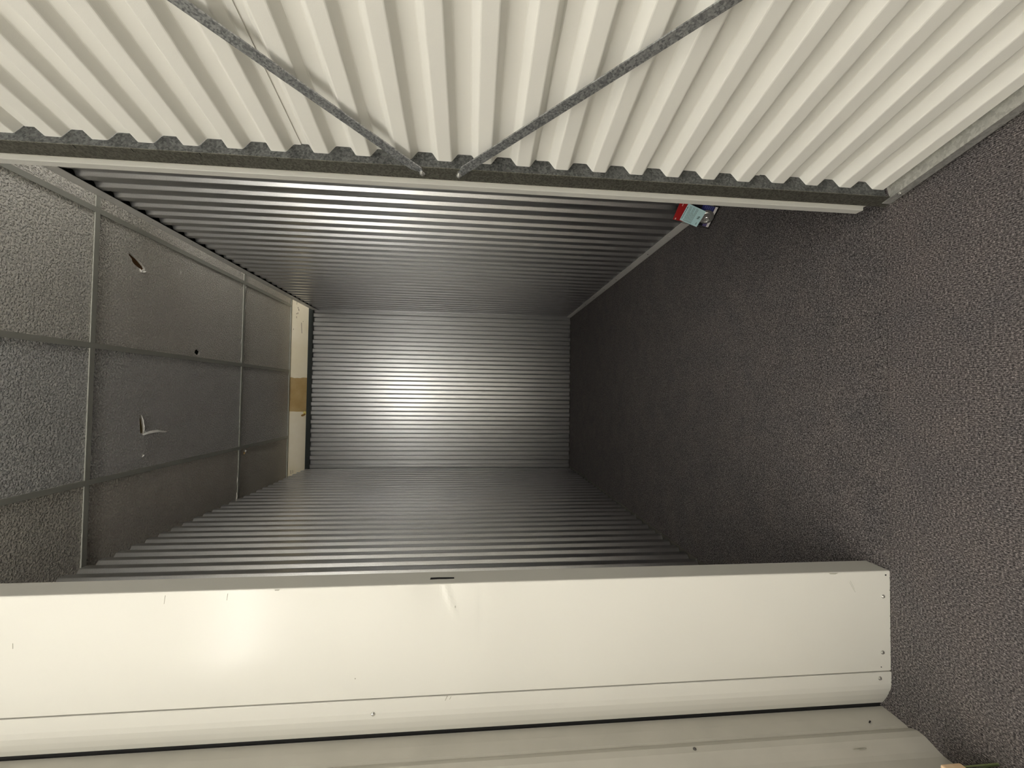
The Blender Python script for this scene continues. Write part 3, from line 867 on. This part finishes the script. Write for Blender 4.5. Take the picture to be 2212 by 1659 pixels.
# slip of paper lying on the pack
sa, sb, sc_, sd = Vector((0.0171, 0.1263)), Vector((0.0896, 0.1202)), Vector((0.0731, 0.0439)), Vector((0.0034, 0.0515))
slip = pk('paper_slip', [tuple(sd), tuple(sc_), tuple(sb), tuple(sa)], 0.0162, 0.0165, 'slip_paper')
def on_slip(a, b_):       # a 0..1 across, b_ 0..1 from the top
    t = sa.lerp(sb, a); w = sd.lerp(sc_, a)
    return t.lerp(w, b_)
def slip_bar(a0, a1, b0, b1, mat):
    return pk('slip_print', [tuple(on_slip(a0, b1)), tuple(on_slip(a1, b1)), tuple(on_slip(a1, b0)), tuple(on_slip(a0, b0))], 0.0165, 0.0167, mat, slip)
rnd = random.Random(4)
x = 0.12
while x < 0.86:
    w = rnd.uniform(0.05, 0.13); slip_bar(x, min(x + w, 0.88), 0.045, 0.075, 'print_ink'); x += w + 0.03
for k in range(11):
    b0 = 0.17 + 0.043 * k
    x = 0.05
    end = 0.93 if k % 4 != 3 else 0.6
    while x < end:
        w = rnd.uniform(0.06, 0.16); slip_bar(x, min(x + w, end), b0, b0 + 0.014, 'print_dark'); x += w + 0.025
slip_bar(0.10, 0.24, 0.86, 0.885, 'print_dark')
def text_mesh(txt, size, mtx, mat, parent, name):
    cu = bpy.data.curves.new(name, 'FONT')
    cu.body = txt; cu.size = size; cu.align_x = 'CENTER'; cu.align_y = 'CENTER'; cu.extrude = 0.00008; cu.offset = 0.0002
    to = bpy.data.objects.new(name + '_tmp', cu)
    COL.objects.link(to)
    dg = bpy.context.evaluated_depsgraph_get()
    me = bpy.data.meshes.new_from_object(to.evaluated_get(dg))
    bpy.data.objects.remove(to)
    bpy.data.curves.remove(cu)
    me.materials.clear(); me.materials.append(MATS[mat])
    ob = bpy.data.objects.new(name, me)
    COL.objects.link(ob)
    set_parent(ob, parent, mtx)
    return ob
pc = on_slip(0.52, 0.83)
ax = (sb - sa).normalized()
tm = PM @ Matrix.Translation((pc.x, pc.y, 0.0167)) @ Matrix.Rotation(math.atan2(ax.y, ax.x), 4, 'Z')
text_mesh('96', 0.0135, tm, 'print_ink', slip, 'slip_number')

# ---- push broom standing against the corridor stub wall, only its end in view
broom = empty('push_broom', (-0.672, 0.50, 0), None, 'push broom with green bristles and pale wooden block beside the ribbed wall stub', 'broom')
m, nt, b = node_mat('broom_wood')
n = noise_node(nt, 60, 3, 0.6, (1, 0.08, 1))
r = ramp_node(nt, n.outputs['Fac'], [(0.3, (0.72, 0.50, 0.30, 1)), (0.7, (0.84, 0.63, 0.42, 1))])
nt.links.new(r.outputs['Color'], b.inputs['Base Color']); b.inputs['Roughness'].default_value = 0.5
plain('bristle_green', (0.20, 0.24, 0.10, 1), 0.5); plain('bristle_pale', (0.45, 0.48, 0.33, 1), 0.5); plain('bristle_dark', (0.09, 0.12, 0.05, 1), 0.5)
box('block', -0.699, -0.645, 0.33, 0.684, 0.078, 0.118, 'broom_wood', broom, 0.003)
rnd = random.Random(9)
GB = {'bristle_green': ([], []), 'bristle_pale': ([], []), 'bristle_dark': ([], [])}
for ix in range(9):
    for iy in range(60):
        x = -0.695 + 0.0058 * ix + rnd.uniform(-0.001, 0.001); y = 0.334 + 0.00583 * iy + rnd.uniform(-0.001, 0.001)
        sx, sy = rnd.uniform(-0.006, 0.006), rnd.uniform(-0.006, 0.006)
        w = 0.0013
        V = [(x - w, y, 0.08), (x + w, y - w, 0.08), (x + w, y + w, 0.08), (x + sx - w, y + sy, 0.001), (x + sx + w, y + sy - w, 0.001), (x + sx + w, y + sy + w, 0.001)]
        Fq = [(0, 1, 4, 3), (1, 2, 5, 4), (2, 0, 3, 5), (0, 2, 1), (3, 4, 5)]
        bv, bf = GB[rnd.choice(['bristle_green', 'bristle_green', 'bristle_pale', 'bristle_dark'])]
        k = len(bv); bv += V; bf += [tuple(i + k for i in q) for q in Fq]
V, Fc, fm = [], [], []
for mi, nm in enumerate(GB):
    bv, bf = GB[nm]
    k = len(V); V += bv; Fc += [tuple(i + k for i in q) for q in bf]; fm += [mi] * len(bf)
br = link_mesh('bristles', V, Fc, None, broom, mats=list(GB.keys()), fmat=fm)
br['kind'] = 'stuff'
g = tube_geo([(-0.668, 0.50, 0.112), (-0.690, 0.47, 0.60), (-0.695, 0.44, 1.25)], 0.0115, 12)
link_mesh('handle', g[0], g[1], 'broom_wood', broom)
